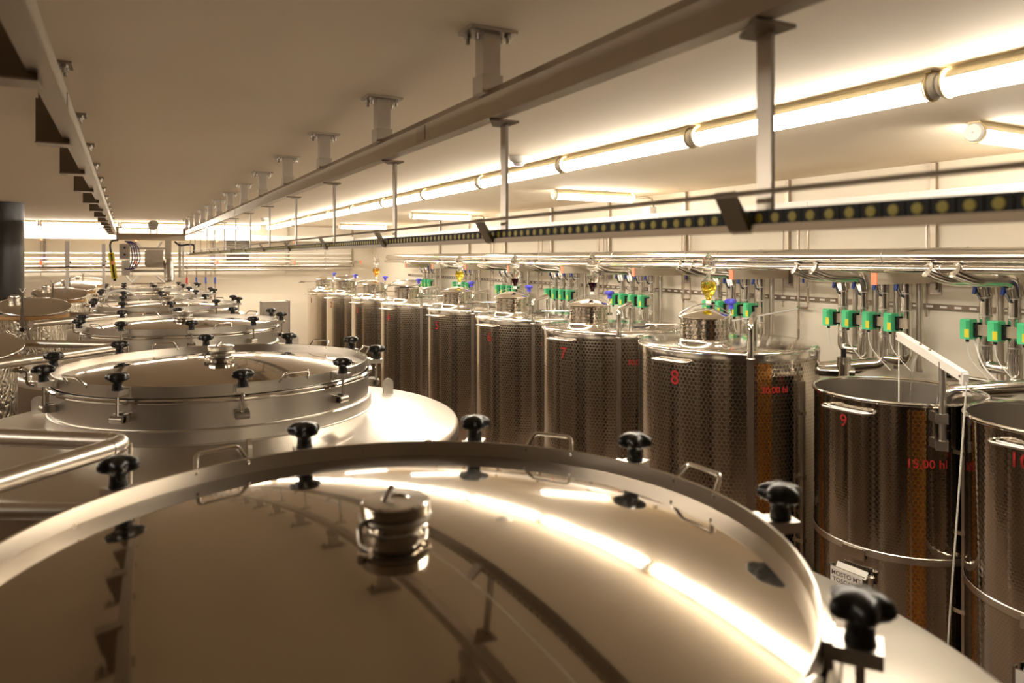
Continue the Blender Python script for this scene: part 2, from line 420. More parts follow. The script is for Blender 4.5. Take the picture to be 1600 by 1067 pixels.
# drop bars that carry the cable chain trough
def dropbar():
    t = thing('trough_hanger', 'x', 'hanger')
    MB().prism([(-.085, -.055), (.03, -.055), (.03, .055), (-.02, .055)], 2, -.008, 0).build('top_bracket', 'steel_brown', t, smooth=False)
    MB().box((-.005, -.02, -.40), (.006, .02, -.004)).build('bar', 'steel_galvanised', t, smooth=False)
    MB().box((-.03, -.02, -.408), (.03, .02, -.396)).build('foot', 'steel_galvanised', t, smooth=False)
    return t
db = dropbar()
for k, y in enumerate(HY):
    o = db if k == 0 else copy_tree(db)
    o.location = V(1.196, y, .484); o['group'] = 'drop bars below the right crane rail'
    o['label'] = ORD[k]+' flat drop bar below the right crane rail, counted from the right'
# trough with cable chain
tr = thing('chain_trough', 'thin steel trough with upper guide bar carrying the dotted cable chain', 'cable trough', V(1.19, 8, .06))
MB().box((1.155, -1.2, H+.060), (1.218, 16.8, H+.064)).build('floor_strip', 'steel_brown', tr, absolute=True, smooth=False)
MB().box((1.216, -1.2, H+.064), (1.219, 16.8, H+.095)).build('rear_wall', 'steel_galvanised', tr, absolute=True, smooth=False)
MB().box((1.151, -1.2, H+.052), (1.155, 16.8, H+.069)).build('front_lip', 'steel_brown', tr, absolute=True, smooth=False)
MB().cyl(V(1.107, -1.2, .130), V(1.107, 16.8, .130), .0055, 8).build('guide_bar', 'steel_dark', tr, absolute=True)
for k, y in enumerate(HY):
    MB().prism([(1.100, H+.134), (1.109, H+.138), (1.158, H+.064), (1.158, H+.050), (1.149, H+.054)], 1, y-.0, y+.055).build('strap', 'steel_dark', tr, absolute=True, smooth=False)
ch = thing('cable_chain', 'black cable chain with a row of yellow dots lying in the trough', 'cable chain', V(1.19, 8, .064))
lm = MB().box((0, -.0200, 0), (.05, .0200, .034)).box((.004, -.0215, .004), (.046, .0215, .030))
link0 = lm.build('chain_link', 'black_rubber', ch, smooth=False)
rotm = Matrix.Rotation(-PI/2, 3, 'Y')
dot0 = MB().lathe([(.0098, 0), (.0098, .0015), (0, .0018)], 14, mtx=rotm).build('link_dot', 'yellow_paint', link0, loc=(0, 0, .017))
PITCH = .0427
rest = MB()
dots = MB()
for k in range(400):
    y = -.62+PITCH*k
    if k == 0: link0.location = Vector(V(1.165, y, .065))-ch.location
    elif k < 300:
        c = link0.copy(); COL.objects.link(c); c.parent = ch; c.location = Vector(V(1.165, y, .065))-ch.location
        d = dot0.copy(); COL.objects.link(d); d.parent = c
    else:
        rest.box(V(1.165, y-.02, .065), V(1.215, y+.02, .099)); dots.lathe([(.0098, 0), (.0098, .0015), (0, .0018)], 8, V(1.165, y, .082), mtx=rotm)
r = rest.build('far_chain_links', 'black_rubber', ch, absolute=True, smooth=False); r['kind'] = 'stuff'
r = dots.build('far_link_dots', 'yellow_paint', ch, absolute=True); r['kind'] = 'stuff'

# ------------------------------------------------------------------ big lidded tanks (left row)
def star_knob(m, parent, name='knob', s=1.0, lob=5, loc=None, sub=None):
    pr = [(0, 0), (.024, 0), (.022, .012), (.021, .030), (.026, .036), (.044, .041), (.051, .048), (.052, .058), (.047, .068), (.030, .076), (0, .079)]
    am = [0, 0, 0, 0, .1, .26, .32, .32, .28, .15, 0]
    return MB().lathe([(a*s, b*s) for a, b in pr], 40, lobes=(lob, am)).build(name, m, parent, loc=loc, ang=60)
def wire_handle(parent, az, R, z, half=.075, tall=.040, out=-.035, name='lid_handle', r=.006):
    c, s = math.cos(az), math.sin(az)
    def P(rad, tan, dz): return (rad*c-tan*s, rad*s+tan*c, z+dz)
    return MB().tube(fillet([P(R, -half, -.008), P(R, -half, 0), P(R+out*-1, -half*.8, tall), P(R+out*-1, half*.8, tall), P(R, half, 0), P(R, half, -.008)], .015, 3), r, 8).build(name, 'steel_polished', parent)
def big_tank():
    t = thing('storage_tank', 'x', 'tank', group='large steel tanks with clamped round lids')
    MB().lathe([(1.33, 0), (1.33, 2.01)], 120).build('shell', 'steel_wall', t)
    MB().lathe([(1.331, 2.005), (1.331, 2.045), (1.322, 2.064), (1.30, 2.075), (.828, 2.154)], 160).build('shoulder', 'steel_shoulder', t, ang=50)
    nk = MB().lathe([(.828, 2.150), (.828, 2.217), (.822, 2.223), (.812, 2.224), (.812, 2.340)], 160).build('neck', 'steel_satin', t)
    MB().torus(.822, .013, 2.352, seg=160, rs=10).build('rolled_ring', 'steel_polished', nk)
    MB().torus(.831, .004, 2.156, seg=120, rs=6).build('weld_bead', 'steel_satin', nk)
    lid = MB().lathe([(.800*math.sin(a)/math.sin(.15)*1.0, 2.378 + .060*(math.cos(a)-math.cos(.15))/(1-math.cos(.15))) for a in [.15*(1-i/14) for i in range(15)]], 160).build('lid', 'lid_sheet', t)
    MB().lathe([(.800, 2.372), (.806, 2.366), (.806, 2.419), (.804, 2.421), (.800, 2.419), (.800, 2.372)], 160).build('lid_flange', 'steel_satin', lid)
    cap = MB().lathe([(.066, 2.436), (.066, 2.446), (.055, 2.448), (.055, 2.466), (.064, 2.468), (.064, 2.480), (.070, 2.482), (.070, 2.502), (.066, 2.506), (.030, 2.507), (.028, 2.503), (0, 2.503)], 48).build('vent_cap', 'steel_polished', lid)
    cl = MB()
    cl.torus(.068, .007, 2.472, seg=40, rs=8)
    cl.tube(fillet([(-.066, -.02, 2.475), (-.085, -.03, 2.475), (-.088, -.05, 2.445), (-.075, -.075, 2.442)], .01, 3), .006, 8)
    cl.cyl((-.025, -.005, 2.503), (.0, .02, 2.525), .007, 8)
    cl.build('cap_clamp', 'steel_dark', lid)
    for a in (36, 0, -72, -147, 108): wire_handle(lid, math.radians(a), .800, 2.412)
    cb = None
    for k in range(10):
        a = math.radians(90+36*k)
        if cb is None:
            cb = MB().box((.8065, -.030, 2.388), (.890, .030, 2.412)).box((.8065, -.034, 2.376), (.822, .034, 2.418)).build('clamp_arm', 'steel_satin', t, smooth=False)
            MB().cyl((.858, 0, 2.265), (.858, 0, 2.42), .0075, 10).build('bolt', 'steel_polished', cb)
            MB().box((.812, -.030, 2.262), (.846, -.018, 2.302)).box((.812, .018, 2.262), (.846, .030, 2.302)).cyl((.858, -.030, 2.280), (.858, .030, 2.280), .017, 14).box((.840, -.030, 2.266), (.860, -.018, 2.294)).box((.840, .018, 2.266), (.860, .030, 2.294)).build('hinge_lug', 'steel_dark', cb)
            star_knob('black_plastic', cb, loc=(.858, 0, 2.413))
            cb.rotation_euler = (0, 0, a)
        else:
            c = copy_tree(cb, parent=t); c.rotation_euler = (0, 0, a)
    for a in (-90, 10, 150):
        a = math.radians(a)
        z0 = 2.154-.079*(1.05-.828)/.472
        lug = MB().prism([(-.034, z0-.02), (.034, z0-.02), (.034, z0+.065)] + [(.034*math.cos(q), z0+.065+.034*math.sin(q)) for q in [PI*i/8 for i in range(1, 8)]] + [(-.034, z0+.065)], 0, -.009, .009).cyl((-.0095, 0, z0+.062), (.0095, 0, z0+.062), .014, 14).build('lifting_lug', 'steel_satin', t, smooth=False)
        for v in lug.data.vertices:
            x, y, z = v.co; v.co = (1.05+y, x, z)
        lug.data.flip_normals()
        lug.rotation_euler = (0, 0, a)
    return t
bt = big_tank()
TY = [1.42+2.93*k for k in range(6)]
TX = [.487, .470, .47, .47, .47, .47]
BL = ['foreground steel tank whose mirror-like round lid fills the bottom of the picture', 'second steel tank of the left row, clamped round lid with broad pale shoulder',
      'third steel tank of the left row, lid just behind the second', 'fourth lidded steel tank of the left row', 'fifth lidded steel tank of the left row', 'farthest lidded steel tank of the left row, under the hoist']
for k in range(6):
    o = bt if k == 0 else copy_tree(bt)
    o.location = (TX[k], TY[k], 0); o['label'] = BL[k]
# bent pipes lying between the tanks on the left
def elbow_pipe(dy, label, group='bent pipes between the big tanks'):
    t = thing('bent_pipe', label, 'pipe', (-.02, 2.65+dy, 0), group)
    c = (.010, 2.655+dy)
    pts = [V(-.95, 3.36+dy, -.6), V(c[0], c[1], -.6), V(-.75, 1.90+dy, -.6)]
    MB().tube(fillet(pts, .075, 8), .029, 20).build('tube', 'steel_pipe', t, absolute=True, ang=60)
    for q in ((-.045, 2.697+dy), (-.045, 2.600+dy)):
        d = (Vector((q[0], q[1], 0))-Vector((c[0], c[1], 0))).normalized()
        MB().cyl((q[0]-d.x*.004, q[1]-d.y*.004, H-.6), (q[0]+d.x*.004, q[1]+d.y*.004, H-.6), .0305, 20).build('weld_ring', 'steel_satin', t, absolute=True)
    MB().cyl((.012, 2.640+dy, 2.06), (.012, 2.640+dy, H-.6), .006, 8).build('support_rod', 'steel_pipe', t, absolute=True)
    return t
elbow_pipe(0, 'bent steel pipe between the foreground tank and the second, elbow at left')
elbow_pipe(2.93, 'bent steel pipe between the second and third tank')
elbow_pipe(5.86, 'bent steel pipe between the third and fourth tank')
t = thing('straight_pipe', 'short straight pipe just above the foreground lid rim at the left edge', 'pipe', (-.2, 2.55, 0))
MB().cyl(V(-.85, 2.91, -.755), V(.06, 2.40, -.755), .026, 20).build('tube', 'steel_pipe', t, absolute=True)
MB().box((-.45, 2.60, 2.06), (-.40, 2.65, H-.755)).build('rest', 'steel_bracket', t, absolute=True, smooth=False)
t = thing('breather_valve', 'small chrome dome valve peeking over the foreground rim', 'valve', (1.035, 2.62, 2.06))
MB().lathe([(.020, 0), (.020, .15), (.030, .155), (.030, .20), (.026, .222), (.014, .235), (0, .238)], 28).build('dome', 'steel_polished', t)
MB().lathe([(.034, .0), (.034, .02), (.02, .022)], 28).build('collar', 'steel_satin', t)

# ------------------------------------------------------------------ small marbled tanks with tilted lids (far left)
def small_tank():
    t = thing('small_tank', 'x', 'tank', group='slim marbled tanks with tilted lids')
    MB().lathe([(.29, 0), (.29, 2.395)], 72, uv=True).build('shell', 'steel_marbled', t)
    MB().lathe([(.285, 2.385), (.312, 2.392), (.315, 2.405), (.312, 2.425), (.28, 2.43), (.27, 2.40)], 72).build('gasket_ring', 'gasket_brown', t)
    tilt = Matrix.Rotation(math.radians(13), 3, 'X') @ Matrix.Rotation(math.radians(-4), 3, 'Y')
    tilt = Matrix.Rotation(math.radians(28), 3, 'Z') @ tilt @ Matrix.Rotation(math.radians(-28), 3, 'Z')
    c = (0, 0, 2.515)
    lid = MB().lathe([(.325, -.012), (.32, -.004), (.24, .012), (.12, .022), (0, .026)], 72, c, mtx=tilt).lathe([(.0, .0), (.3, -.01), (.325, -.012)], 72, c, mtx=tilt).build('lid', 'lid_glass_steel', t)
    R = MB().tube([tuple(tilt @ Vector((.325*math.cos(a), .325*math.sin(a), -.008))+Vector(c)) for a in [2*PI*i/72 for i in range(72)]], .008, 8, True).build('lid_rim', 'steel_polished', lid)
    p = tilt @ Vector((-.17, .10, .015))+Vector(c)
    MB().lathe([(.046, 0), (.046, .022), (.055, .024), (.055, .046), (.038, .048), (.034, .058), (0, .060)], 32, tuple(p), mtx=tilt).build('vent_cap', 'steel_pipe', lid)
    q = Vector((-.055, -.30, 2.40))
    lv = MB()
    lv.box((-.075, -.325, 2.33), (-.045, -.295, 2.50)).box((-.068, -.318, 2.50), (-.052, -.290, 2.66), Matrix.Rotation(.08, 3, 'X')).cyl((-.06, -.30, 2.65), (-.085, -.30, 2.70), .006, 8).cyl((-.06, -.30, 2.65), (-.03, -.30, 2.70), .006, 8)
    lv.build('latch_lever', 'steel_dark', t)
    MB().lathe([(0, 0), (.02, 0), (.02, .03), (0, .03)], 16, (-.06, -.31, 2.30), mtx=Matrix.Rotation(PI/2, 3, 'X')).build('latch_knob', 'black_plastic', t)
    vv = MB().tube(fillet([(.28, -.10, 2.34), (.36, -.13, 2.34), (.36, -.13, 2.24), (.42, -.15, 2.24)], .03, 4), .016, 12).cyl((.32, -.115, 2.34), (.335, -.12, 2.34), .026, 14).cyl((.36, -.13, 2.295), (.36, -.13, 2.275), .026, 14)
    vv.build('side_valve', 'steel_polished', t)
    return t
st = small_tank()
SL = ['slim marbled tank cut by the left edge, tilted lid', 'slim marbled tank with brown gasket and tilted lid in front of the dark column', 'third slim marbled tank from the left edge, tilted lid',
      'fourth slim marbled tank, behind the third tilted lid', 'farthest slim marbled tank with tilted lid']
for k, (x, y) in enumerate(((-.93, 5.82), (-.83, 8.75), (-.80, 11.68), (-.78, 14.61), (-.72, 17.5))):
    o = st if k == 0 else copy_tree(st)
    o.location = (x, y, 0); o.scale = (1, 1, .967 if k == 0 else 1); o['label'] = SL[k]
for (x, y, lab) in ((-.78, 12.75, 'slim pale upright lifting post left of the left crane rail, nearer the column'), (-.36, 15.1, 'slim pale upright lifting post beside the yellow control bar')):
    t = thing('lifting_post', lab, 'post', (x, y, 0), 'lifting posts')
    MB().box((-.022, -.022, 0), (.022, .022, 2.87)).build('lower_tube', 'white_enamel', t, smooth=False)
    MB().box((-.029, -.029, 2.86), (.029, .029, 3.25)).build('upper_sleeve', 'grey_lacquer', t, smooth=False)
    MB().box((-.031, -.031, 2.852), (.031, .031, 2.868)).build('stop_collar', 'black_plastic', t, smooth=False)
    MB().cyl((.03, 0, 2.93), (.05, 0, 2.93), .014, 12).build('lock_screw', 'black_plastic', t)
t = thing('control_cabinet', 'plain grey cabinet standing right of the fourth lidded tank', 'cabinet', (1.62, 9.28, 0))
MB().box((-.16, -.1, 0), (.16, .1, 2.46)).build('housing', 'grey_panel', t, smooth=False)
MB().box((.155, -.105, 0), (.168, .105, 2.47)).build('side_trim', 'steel_dark', t, smooth=False)
MB().box((-.15, -.106, .3), (.15, -.1, 2.4)).build('door_leaf', 'grey_panel', t, smooth=False)
t = thing('white_hose', 'white hose arching over the lids of the far left tanks', 'hose', (.1, 13.2, 2.42))
MB().tube(fillet([V(-.30, 12.6, -.66), V(-.22, 12.62, -.52), V(-.06, 12.65, -.50), V(.06, 12.7, -.53), V(.12, 12.72, -.60)], .2, 6), .02, 10).build('tube', 'white_plastic', t, absolute=True)
MB().cyl(V(-.30, 12.6, -.67), V(-.29, 12.6, -.62), .03, 12).build('coupling', 'steel_polished', t, absolute=True)

# ------------------------------------------------------------------ text on surfaces
def text_mesh(s, size):
    cu = bpy.data.curves.new('txt', 'FONT'); cu.body = s; cu.size = size; cu.align_x = 'CENTER'; cu.offset = size*.012; cu.resolution_u = 4
    ob = bpy.data.objects.new('txt', cu); COL.objects.link(ob)
    bpy.context.view_layer.update()
    me = bpy.data.meshes.new_from_object(ob)
    bpy.data.objects.remove(ob); bpy.data.curves.remove(cu)
    return me
def wrap_text(s, size, R, az, z, name, parent, m='red_ink'):
    me = text_mesh(s, size); me.name = name
    for v in me.vertices:
        a = az + v.co.x/R
        v.co = (R*math.cos(a), R*math.sin(a), z+v.co.y)
    me.materials.clear(); me.materials.append(M[m])
    o = bpy.data.objects.new(name, me); COL.objects.link(o); o.parent = parent
    return o
def pol(R, deg, z): a = math.radians(deg); return (R*math.cos(a), R*math.sin(a), z)
def loop_handle(t, R, az, z, half, depth):
    p0 = math.radians(az); c, s = math.cos(p0), math.sin(p0)
    def P(rad, tan): return (rad*c-tan*s, rad*s+tan*c, z)
    sag = R-math.sqrt(max(0, R*R-half*half))
    pts = fillet([P(R-sag-.01, -half*.8), P(R-sag+.03, -half), P(R+depth, -half*.86), P(R+depth, half*.86), P(R-sag+.03, half), P(R-sag-.01, half*.8)], .06, 6)
    # inner return bar
    m = MB().tube(pts, .011, 10)
    q = [P(math.sqrt(max(1e-6, (R+.03)**2-(half*.8*u)**2)), half*.8*u) for u in [-1+2*i/10 for i in range(11)]]
    m.tube(q, .009, 8)
    return m.build('loop_handle', 'steel_polished', t, ang=60)

# ------------------------------------------------------------------ right row: dimpled tanks 1..8
def amber_reflection(t, R, a0, a1, z0, z1):  # reflected orange band on the shell, laid on as a coloured strip
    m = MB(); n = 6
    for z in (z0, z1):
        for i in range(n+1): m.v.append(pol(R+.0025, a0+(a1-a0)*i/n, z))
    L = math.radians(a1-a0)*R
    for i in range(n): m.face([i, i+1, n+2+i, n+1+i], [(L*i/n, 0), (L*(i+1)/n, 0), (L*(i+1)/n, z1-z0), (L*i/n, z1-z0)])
    m.build('amber_reflection', 'amber_reflection_dimpled', t)
def dim_tank(num, X, Y, R, vol, label, lid='closed', rodtop=2.24):
    t = thing('fermentation_tank', label, 'tank', (X, Y, 0), 'dimpled tanks along the right wall')
    zt = 2.27
    MB().lathe([(R, 0), (R, zt-.075)], 128, uv=True).build('shell', 'steel_dimpled', t)
    MB().lathe([(R+.003, zt-.085), (R+.004, zt-.03), (R+.0, zt-.012), (R-.012, zt), (R-.04, zt+.006), (R*.5, zt+.03), (0, zt+.05)], 128).build('top_plate', 'steel_polished', t, ang=60)
    # manhole near the aisle side
    mr = .195; off = R-mr-.062
    mx, my = off*math.cos(math.radians(206)), off*math.sin(math.radians(206))
    mh = MB().lathe([(mr, zt+.065), (mr, zt+.24)], 64, (mx, my, 0), uv=True).build('manhole', 'steel_dimpled', t)
    MB().lathe([(mr+.040, zt+.004), (mr+.026, zt+.016), (mr+.018, zt+.05), (mr+.014, zt+.064), (mr, zt+.07)], 64, (mx, my, 0)).build('manhole_collar', 'steel_polished', mh, ang=60)
    z1 = zt+.24
    if lid == 'closed':
        ld = MB().lathe([(mr-.01, z1-.006), (mr+.022, z1-.006), (mr+.026, z1+.004), (mr+.018, z1+.014), (mr*.8, z1+.04), (mr*.45, z1+.066), (0, z1+.076)], 64, (mx, my, 0)).build('manhole_lid', 'steel_polished', t, ang=60)
        ar = []
        for i in range(11):
            u = -1+2*i/10; ar.append((mx+u*(mr+.015)*.88, my-u*(mr+.015)*.47, z1+.022+.085*(1-u*u)))
        m = MB()
        for a, b in zip(ar[:-1], ar[1:]): pass
        k = len(m.v)
        n0 = Vector((.47, .88, 0))
        for p in ar:
            for s1, s2 in ((-1, 0), (1, 0), (1, 1), (-1, 1)):
                q = Vector(p)+n0*(.017*s1)+Vector((0, 0, .007*s2)); m.v.append(tuple(q))
        for i in range(10):
            for j in range(4):
                j2 = (j+1) % 4; m.face([k+i*4+j, k+i*4+j2, k+i*4+4+j2, k+i*4+4+j][::-1])
        m.build('arch_bar', 'steel_satin', ld)
        kx, ky = mx+(mr+.02)*.88, my-(mr+.02)*.47
    else:
        tl = Matrix.Rotation(math.radians(10), 3, 'X'); tl = Matrix.Rotation(math.radians(-28), 3, 'Z') @ tl
        c = (mx, my, z1+.075)
        MB().lathe([(.0, -.05), (mr*.6, -.045), (mr*.95, -.02), (mr+.04, .0)], 48, c, mtx=tl).build('manhole_lid', 'steel_inside', t, ang=60)
        MB().tube([tuple(tl @ Vector(((mr+.04)*math.cos(a), (mr+.04)*math.sin(a), 0))+Vector(c)) for a in [2*PI*i/48 for i in range(48)]], .010, 8, True).build('lid_rim', 'steel_polished', t)
        kx, ky = mx+(mr+.02)*.75, my-(mr+.02)*.6
    cl = MB().cyl((kx, ky, z1-.09), (kx, ky, z1+.075), .008, 8).box((kx-.03, ky-.02, z1-.10), (kx+.02, ky+.02, z1-.075)).build('clamp_stem', 'steel_polished', t)
    star_knob('blue_plastic', cl, 'blue_knob', 1.05, 3, loc=(kx, ky, z1+.07))
    # hinge arm reaching left from the manhole
    ax, ay = mx-(mr+.0)*.88, my+(mr+.0)*.47
    hm = MB().cyl((ax+.02, ay-.01, z1-.06), (ax-.30, ay+.16, z1-.06), .010, 10).box((ax-.33, ay+.13, z1-.075), (ax-.22, ay+.17, z1-.045)).build('hinge_arm', 'steel_polished', t)
    MB().box((ax-.36, ay+.135, z1-.082), (ax-.23, ay+.165, z1-.073)).build('arm_clip', 'black_plastic', hm, smooth=False)
    # level gauge spine with vent pipe
    a = 239; p = pol(R+.016, a, 0)
    rz = Matrix.Rotation(math.radians(a), 3, 'Z')
    sp = MB().box((R, -.020, .1), (R+.030, .020, zt-.05)); sp.v = [tuple(rz @ Vector(v)) for v in sp.v]
    sp = sp.build('gauge_channel', 'steel_galvanised', t, smooth=False)
    e = Vector((p[0], p[1], zt+.225)); end = e+Vector((.42, .36, .03))
    MB().tube(fillet([(p[0], p[1], zt-.06), tuple(e), tuple(end), (end.x, end.y, zt+.02)], .06, 6), .025, 14).build('vent_pipe', 'steel_polished', sp, ang=60)
    MB().torus(.026, .008, zt-.052, (p[0], p[1]), 24, 8).build('pipe_clamp', 'steel_satin', sp)
    # second thin rod at the side
    q = pol(R+.035, 272, 0)
    gl = MB().box((q[0]-.015, q[1]-.012, .1), (q[0]+.015, q[1]+.012, rodtop)).build('side_rod', 'steel_galvanised', t, smooth=False)
    for z in (rodtop-.25, rodtop-.75, rodtop-1.25):
        MB().box((q[0]-.02, q[1]-.016, z-.015), (q[0]+.02, q[1]+.045, z+.015)).build('rod_clamp', 'steel_polished', gl, smooth=False)
    if num == 8: amber_reflection(t, R, 243, 252, .1, zt-.09)
    loop_handle(t, R, 192, zt-.10, .175, .075)
    wrap_text(str(num), .16, R+.003, math.radians(194), zt-.29, 'number', t)
    if vol: wrap_text(vol, .072, R+.003, math.radians(254), zt-.32, 'volume_mark', t)
    return t
RT = [(8, 4.65, 4.72, .76, '30,00 hl', 2.03), (7, 4.65, 6.41, .76, '30,00 hl', 2.26), (6, 4.65, 8.10, .76, '30,00 hl', 2.26), (5, 4.65, 9.79, .76, '40,00 hl', 2.26),
      (4, 4.55, 11.47, .83, '40,00 hl', 2.26), (3, 4.55, 13.25, .83, '40,00 hl', 2.26), (2, 4.52, 15.05, .83, '', 2.26), (1, 4.52, 16.85, .83, '', 2.26)]
for num, X, Y, R, vol, rt in RT:
    o = dim_tank(num, X, Y, R, vol, 'dimpled steel tank marked %s, %s' % (NUM[num], {8: 'nearest with a closed manhole', 7: 'second closed one from the right', 6: 'third closed one from the right', 5: 'fourth closed one from the right',
             4: 'its manhole lid tilted open', 3: 'fourth from the far end', 2: 'second from the far wall, lid tilted open', 1: 'last before the far wall'}[num]), 'open' if num in (4, 2) else 'closed', rt)
    if num == 3: o['label'] = 'dimpled steel tank marked three, under the amber airlock'

# open tanks 9 and 10
def open_tank(num, X, Y, R, label, vol):
    t = thing('open_tank', label, 'tank', (X, Y, 0), 'open top tanks')
    zt = H-.95
    MB().lathe([(R, 0), (R, zt)], 128, uv=True).build('shell', 'steel_dimpled_fine', t)
    MB().lathe([(R-.006, zt), (R-.006, zt-.55), (0, zt-.56)], 96).build('inner_wall', 'steel_inside', t)
    MB().torus(R+.002, .014, zt, seg=128, rs=10).build('rolled_rim', 'steel_polished', t)
    if num == 9: amber_reflection(t, R, 220, 231, .1, zt-.03)
    loop_handle(t, R, 182, zt-.075, .19, .07)
    wrap_text(str(num), .12, R+.003, math.radians(178), zt-.20, 'number', t)
    wrap_text(vol, .078, R+.003, math.radians(232), zt-.40, 'volume_mark', t)
    hp = MB().lathe([(R+.004, zt-1.03), (R+.008, zt-1.025), (R+.008, zt-.985), (R+.004, zt-.98)], 96).build('hoop_band', 'steel_satin', t)
    bx = MB().box((R+.006, -.075, zt-1.06), (R+.026, .075, zt-.99)); rz = Matrix.Rotation(math.radians(187), 3, 'Z'); bx.v = [tuple(rz @ Vector(v)) for v in bx.v]
    bx.build('band_buckle', 'steel_polished', hp, smooth=False)
    q = pol(R+.05, 253, 0)
    g = MB().box((q[0]-.016, q[1]-.012, .1), (q[0]+.016, q[1]+.012, zt-.01)).build('side_rod', 'steel_galvanised', t, smooth=False)
    MB().box((q[0]+.030, q[1]-.006, .1), (q[0]+.040, q[1]+.006, zt-.05)).build('sight_tube', 'tube_glass', g, smooth=False)
    for z in (zt-.29, zt-.80, zt-1.3):
        MB().box((q[0]-.02, q[1]-.016, z-.015), (q[0]+.055, q[1]+.06, z+.012)).build('rod_clamp', 'steel_polished', g, smooth=False)
    wl = MB().box((R+.0005, -.005, .1), (R+.003, .005, zt-.02)); rz = Matrix.Rotation(math.radians(222), 3, 'Z'); wl.v = [tuple(rz @ Vector(v)) for v in wl.v]
    wl.build('weld_seam', 'steel_polished', t, smooth=False)
    return t
T9 = (4.87, 3.27); R9 = .55
open_tank(9, T9[0], T9[1], R9, 'open topped tank marked nine with lifting arm over its rim', '15,00 hl')
open_tank(10, 4.86, 2.16, R9, 'open topped tank marked ten cut by the right edge', '15,00 hl')
# lifting arm on tank 9
t = thing('hoist_davit', 'pale tilted lifting arm with rope on the open tank', 'lifting arm', V(4.565, 2.76, -1.4))
MB().cyl(V(4.565, 2.76, -1.22), V(4.565, 2.76, -.66), .022, 18).build('post', 'steel_satin', t, absolute=True)
for dz in (-1.02, -1.19):
    m = MB().box(V(4.535, 2.73, dz-.03), V(4.60, 2.80, dz+.03), Matrix.Rotation(.6, 3, 'Z')).build('post_clamp', 'steel_satin', t, absolute=True, smooth=False)
A0 = Vector(V(4.86, 3.25, -.555)); A1 = Vector(V(4.44, 2.55, -.715)); d = (A1-A0); L = d.length; q = d.to_track_quat('X', 'Z').to_matrix()
m = MB().box((0, -.021, -.028), (L, .021, .028)); m.v = [tuple(q @ Vector(v)+A0) for v in m.v]
arm = m.build('arm', 'white_enamel', t, absolute=True, smooth=False)
for u in (.012, L-.012):
    m = MB().cyl((u, -.026, 0), (u, .026, 0), .008, 10); m.v = [tuple(q @ Vector(v)+A0) for v in m.v]; m.build('pulley_pin', 'steel_dark', arm, absolute=True)
m = MB().box((L-.02, -.017, -.05), (L+.015, .017, .02)); m.v = [tuple(q @ Vector(v)+A0) for v in m.v]; m.build('pulley', 'white_plastic', arm, absolute=True, smooth=False)
for u in (.30, .42):
    m = MB().cyl((u, 0, .026), (u, 0, .036), .009, 8); m.v = [tuple(q @ Vector(v)+A0) for v in m.v]; m.build('arm_screw', 'steel_dark', arm, absolute=True)
t = thing('lifting_rope', 'thin white rope over the lifting arm, one end in the tank, one outside', 'rope', V(4.44, 2.55, -2.6))
MB().tube([A0+Vector((0, 0, -.02)), A0+Vector((.0, 0, -.9))], .0055, 8).build('inner_end', 'rope', t, absolute=True)
e = A1+Vector((-.015, -.02, -.03))
MB().tube([e, e+Vector((-.02, .03, -.6)), e+Vector((-.05, .07, -1.4)), e+Vector((-.08, .10, -2.2))], .0055, 8).build('outer_end', 'rope', t, absolute=True)
t = thing('clear_hose', 'clear plastic hose hanging from the lifting arm into the open tank', 'hose', V(4.7, 2.98, -1.3))
MB().tube(fillet([V(4.72, 3.01, -.63), V(4.66, 3.02, -.72), V(4.66, 3.03, -.95), V(4.65, 3.03, -1.42)], .1, 5), .007, 10).build('tube', 'clear_hose', t, absolute=True)
MB().lathe([(.012, -.01), (.012, .02)], 12, V(4.72, 3.01, -.64)).build('coupling', 'steel_polished', t, absolute=True)
# paper sign holders hooked on the open tanks
def sign(X, Y, R, az, z, txt, label):
    a = math.radians(az); t = thing('sign_holder', label, 'sign', (X+R*math.cos(a), Y+R*math.sin(a), z), 'sign holders', a+PI/2)
    MB().box((-.13, -.055, -.17), (.13, -.048, 0)).box((-.13, -.055, -.17), (-.122, -.004, 0)).box((.122, -.055, -.17), (.13, -.004, 0)).build('frame', 'steel_dark', t, smooth=False)
    pp = MB().box((-.115, -.0585, -.165), (.115, -.0555, -.005)).build('paper_sheet', 'paper', t, smooth=False)
    MB().box((-.08, -.045, -.02), (.14, -.040, .035), Matrix.Rotation(-.6, 3, 'X')).build('folded_sheet', 'paper', t, smooth=False)
    MB().cyl((.16, -.035, -.07), (.16, -.035, .0), .018, 14).cyl((.16, -.035, -.0), (.16, -.035, .012), .026, 14).build('hook_pin', 'steel_polished', t)
    for i, s in enumerate(txt):
        me = text_mesh(s, .042)
        for v in me.vertices: v.co = (v.co.x, -.0590, -.055-.045*i+v.co.y)
        me.materials.clear(); me.materials.append(M['ink']); o = bpy.data.objects.new('lettering', me); COL.objects.link(o); o.parent = pp
sign(T9[0], T9[1], R9, 184, 0.90, ('MOSTO MT', 'TOSCANA'), 'white paper sign in a holder on the tank marked nine')
sign(4.86, 2.16, R9, 190, 0.78, (), 'blank pale sign holder on the tank marked ten')

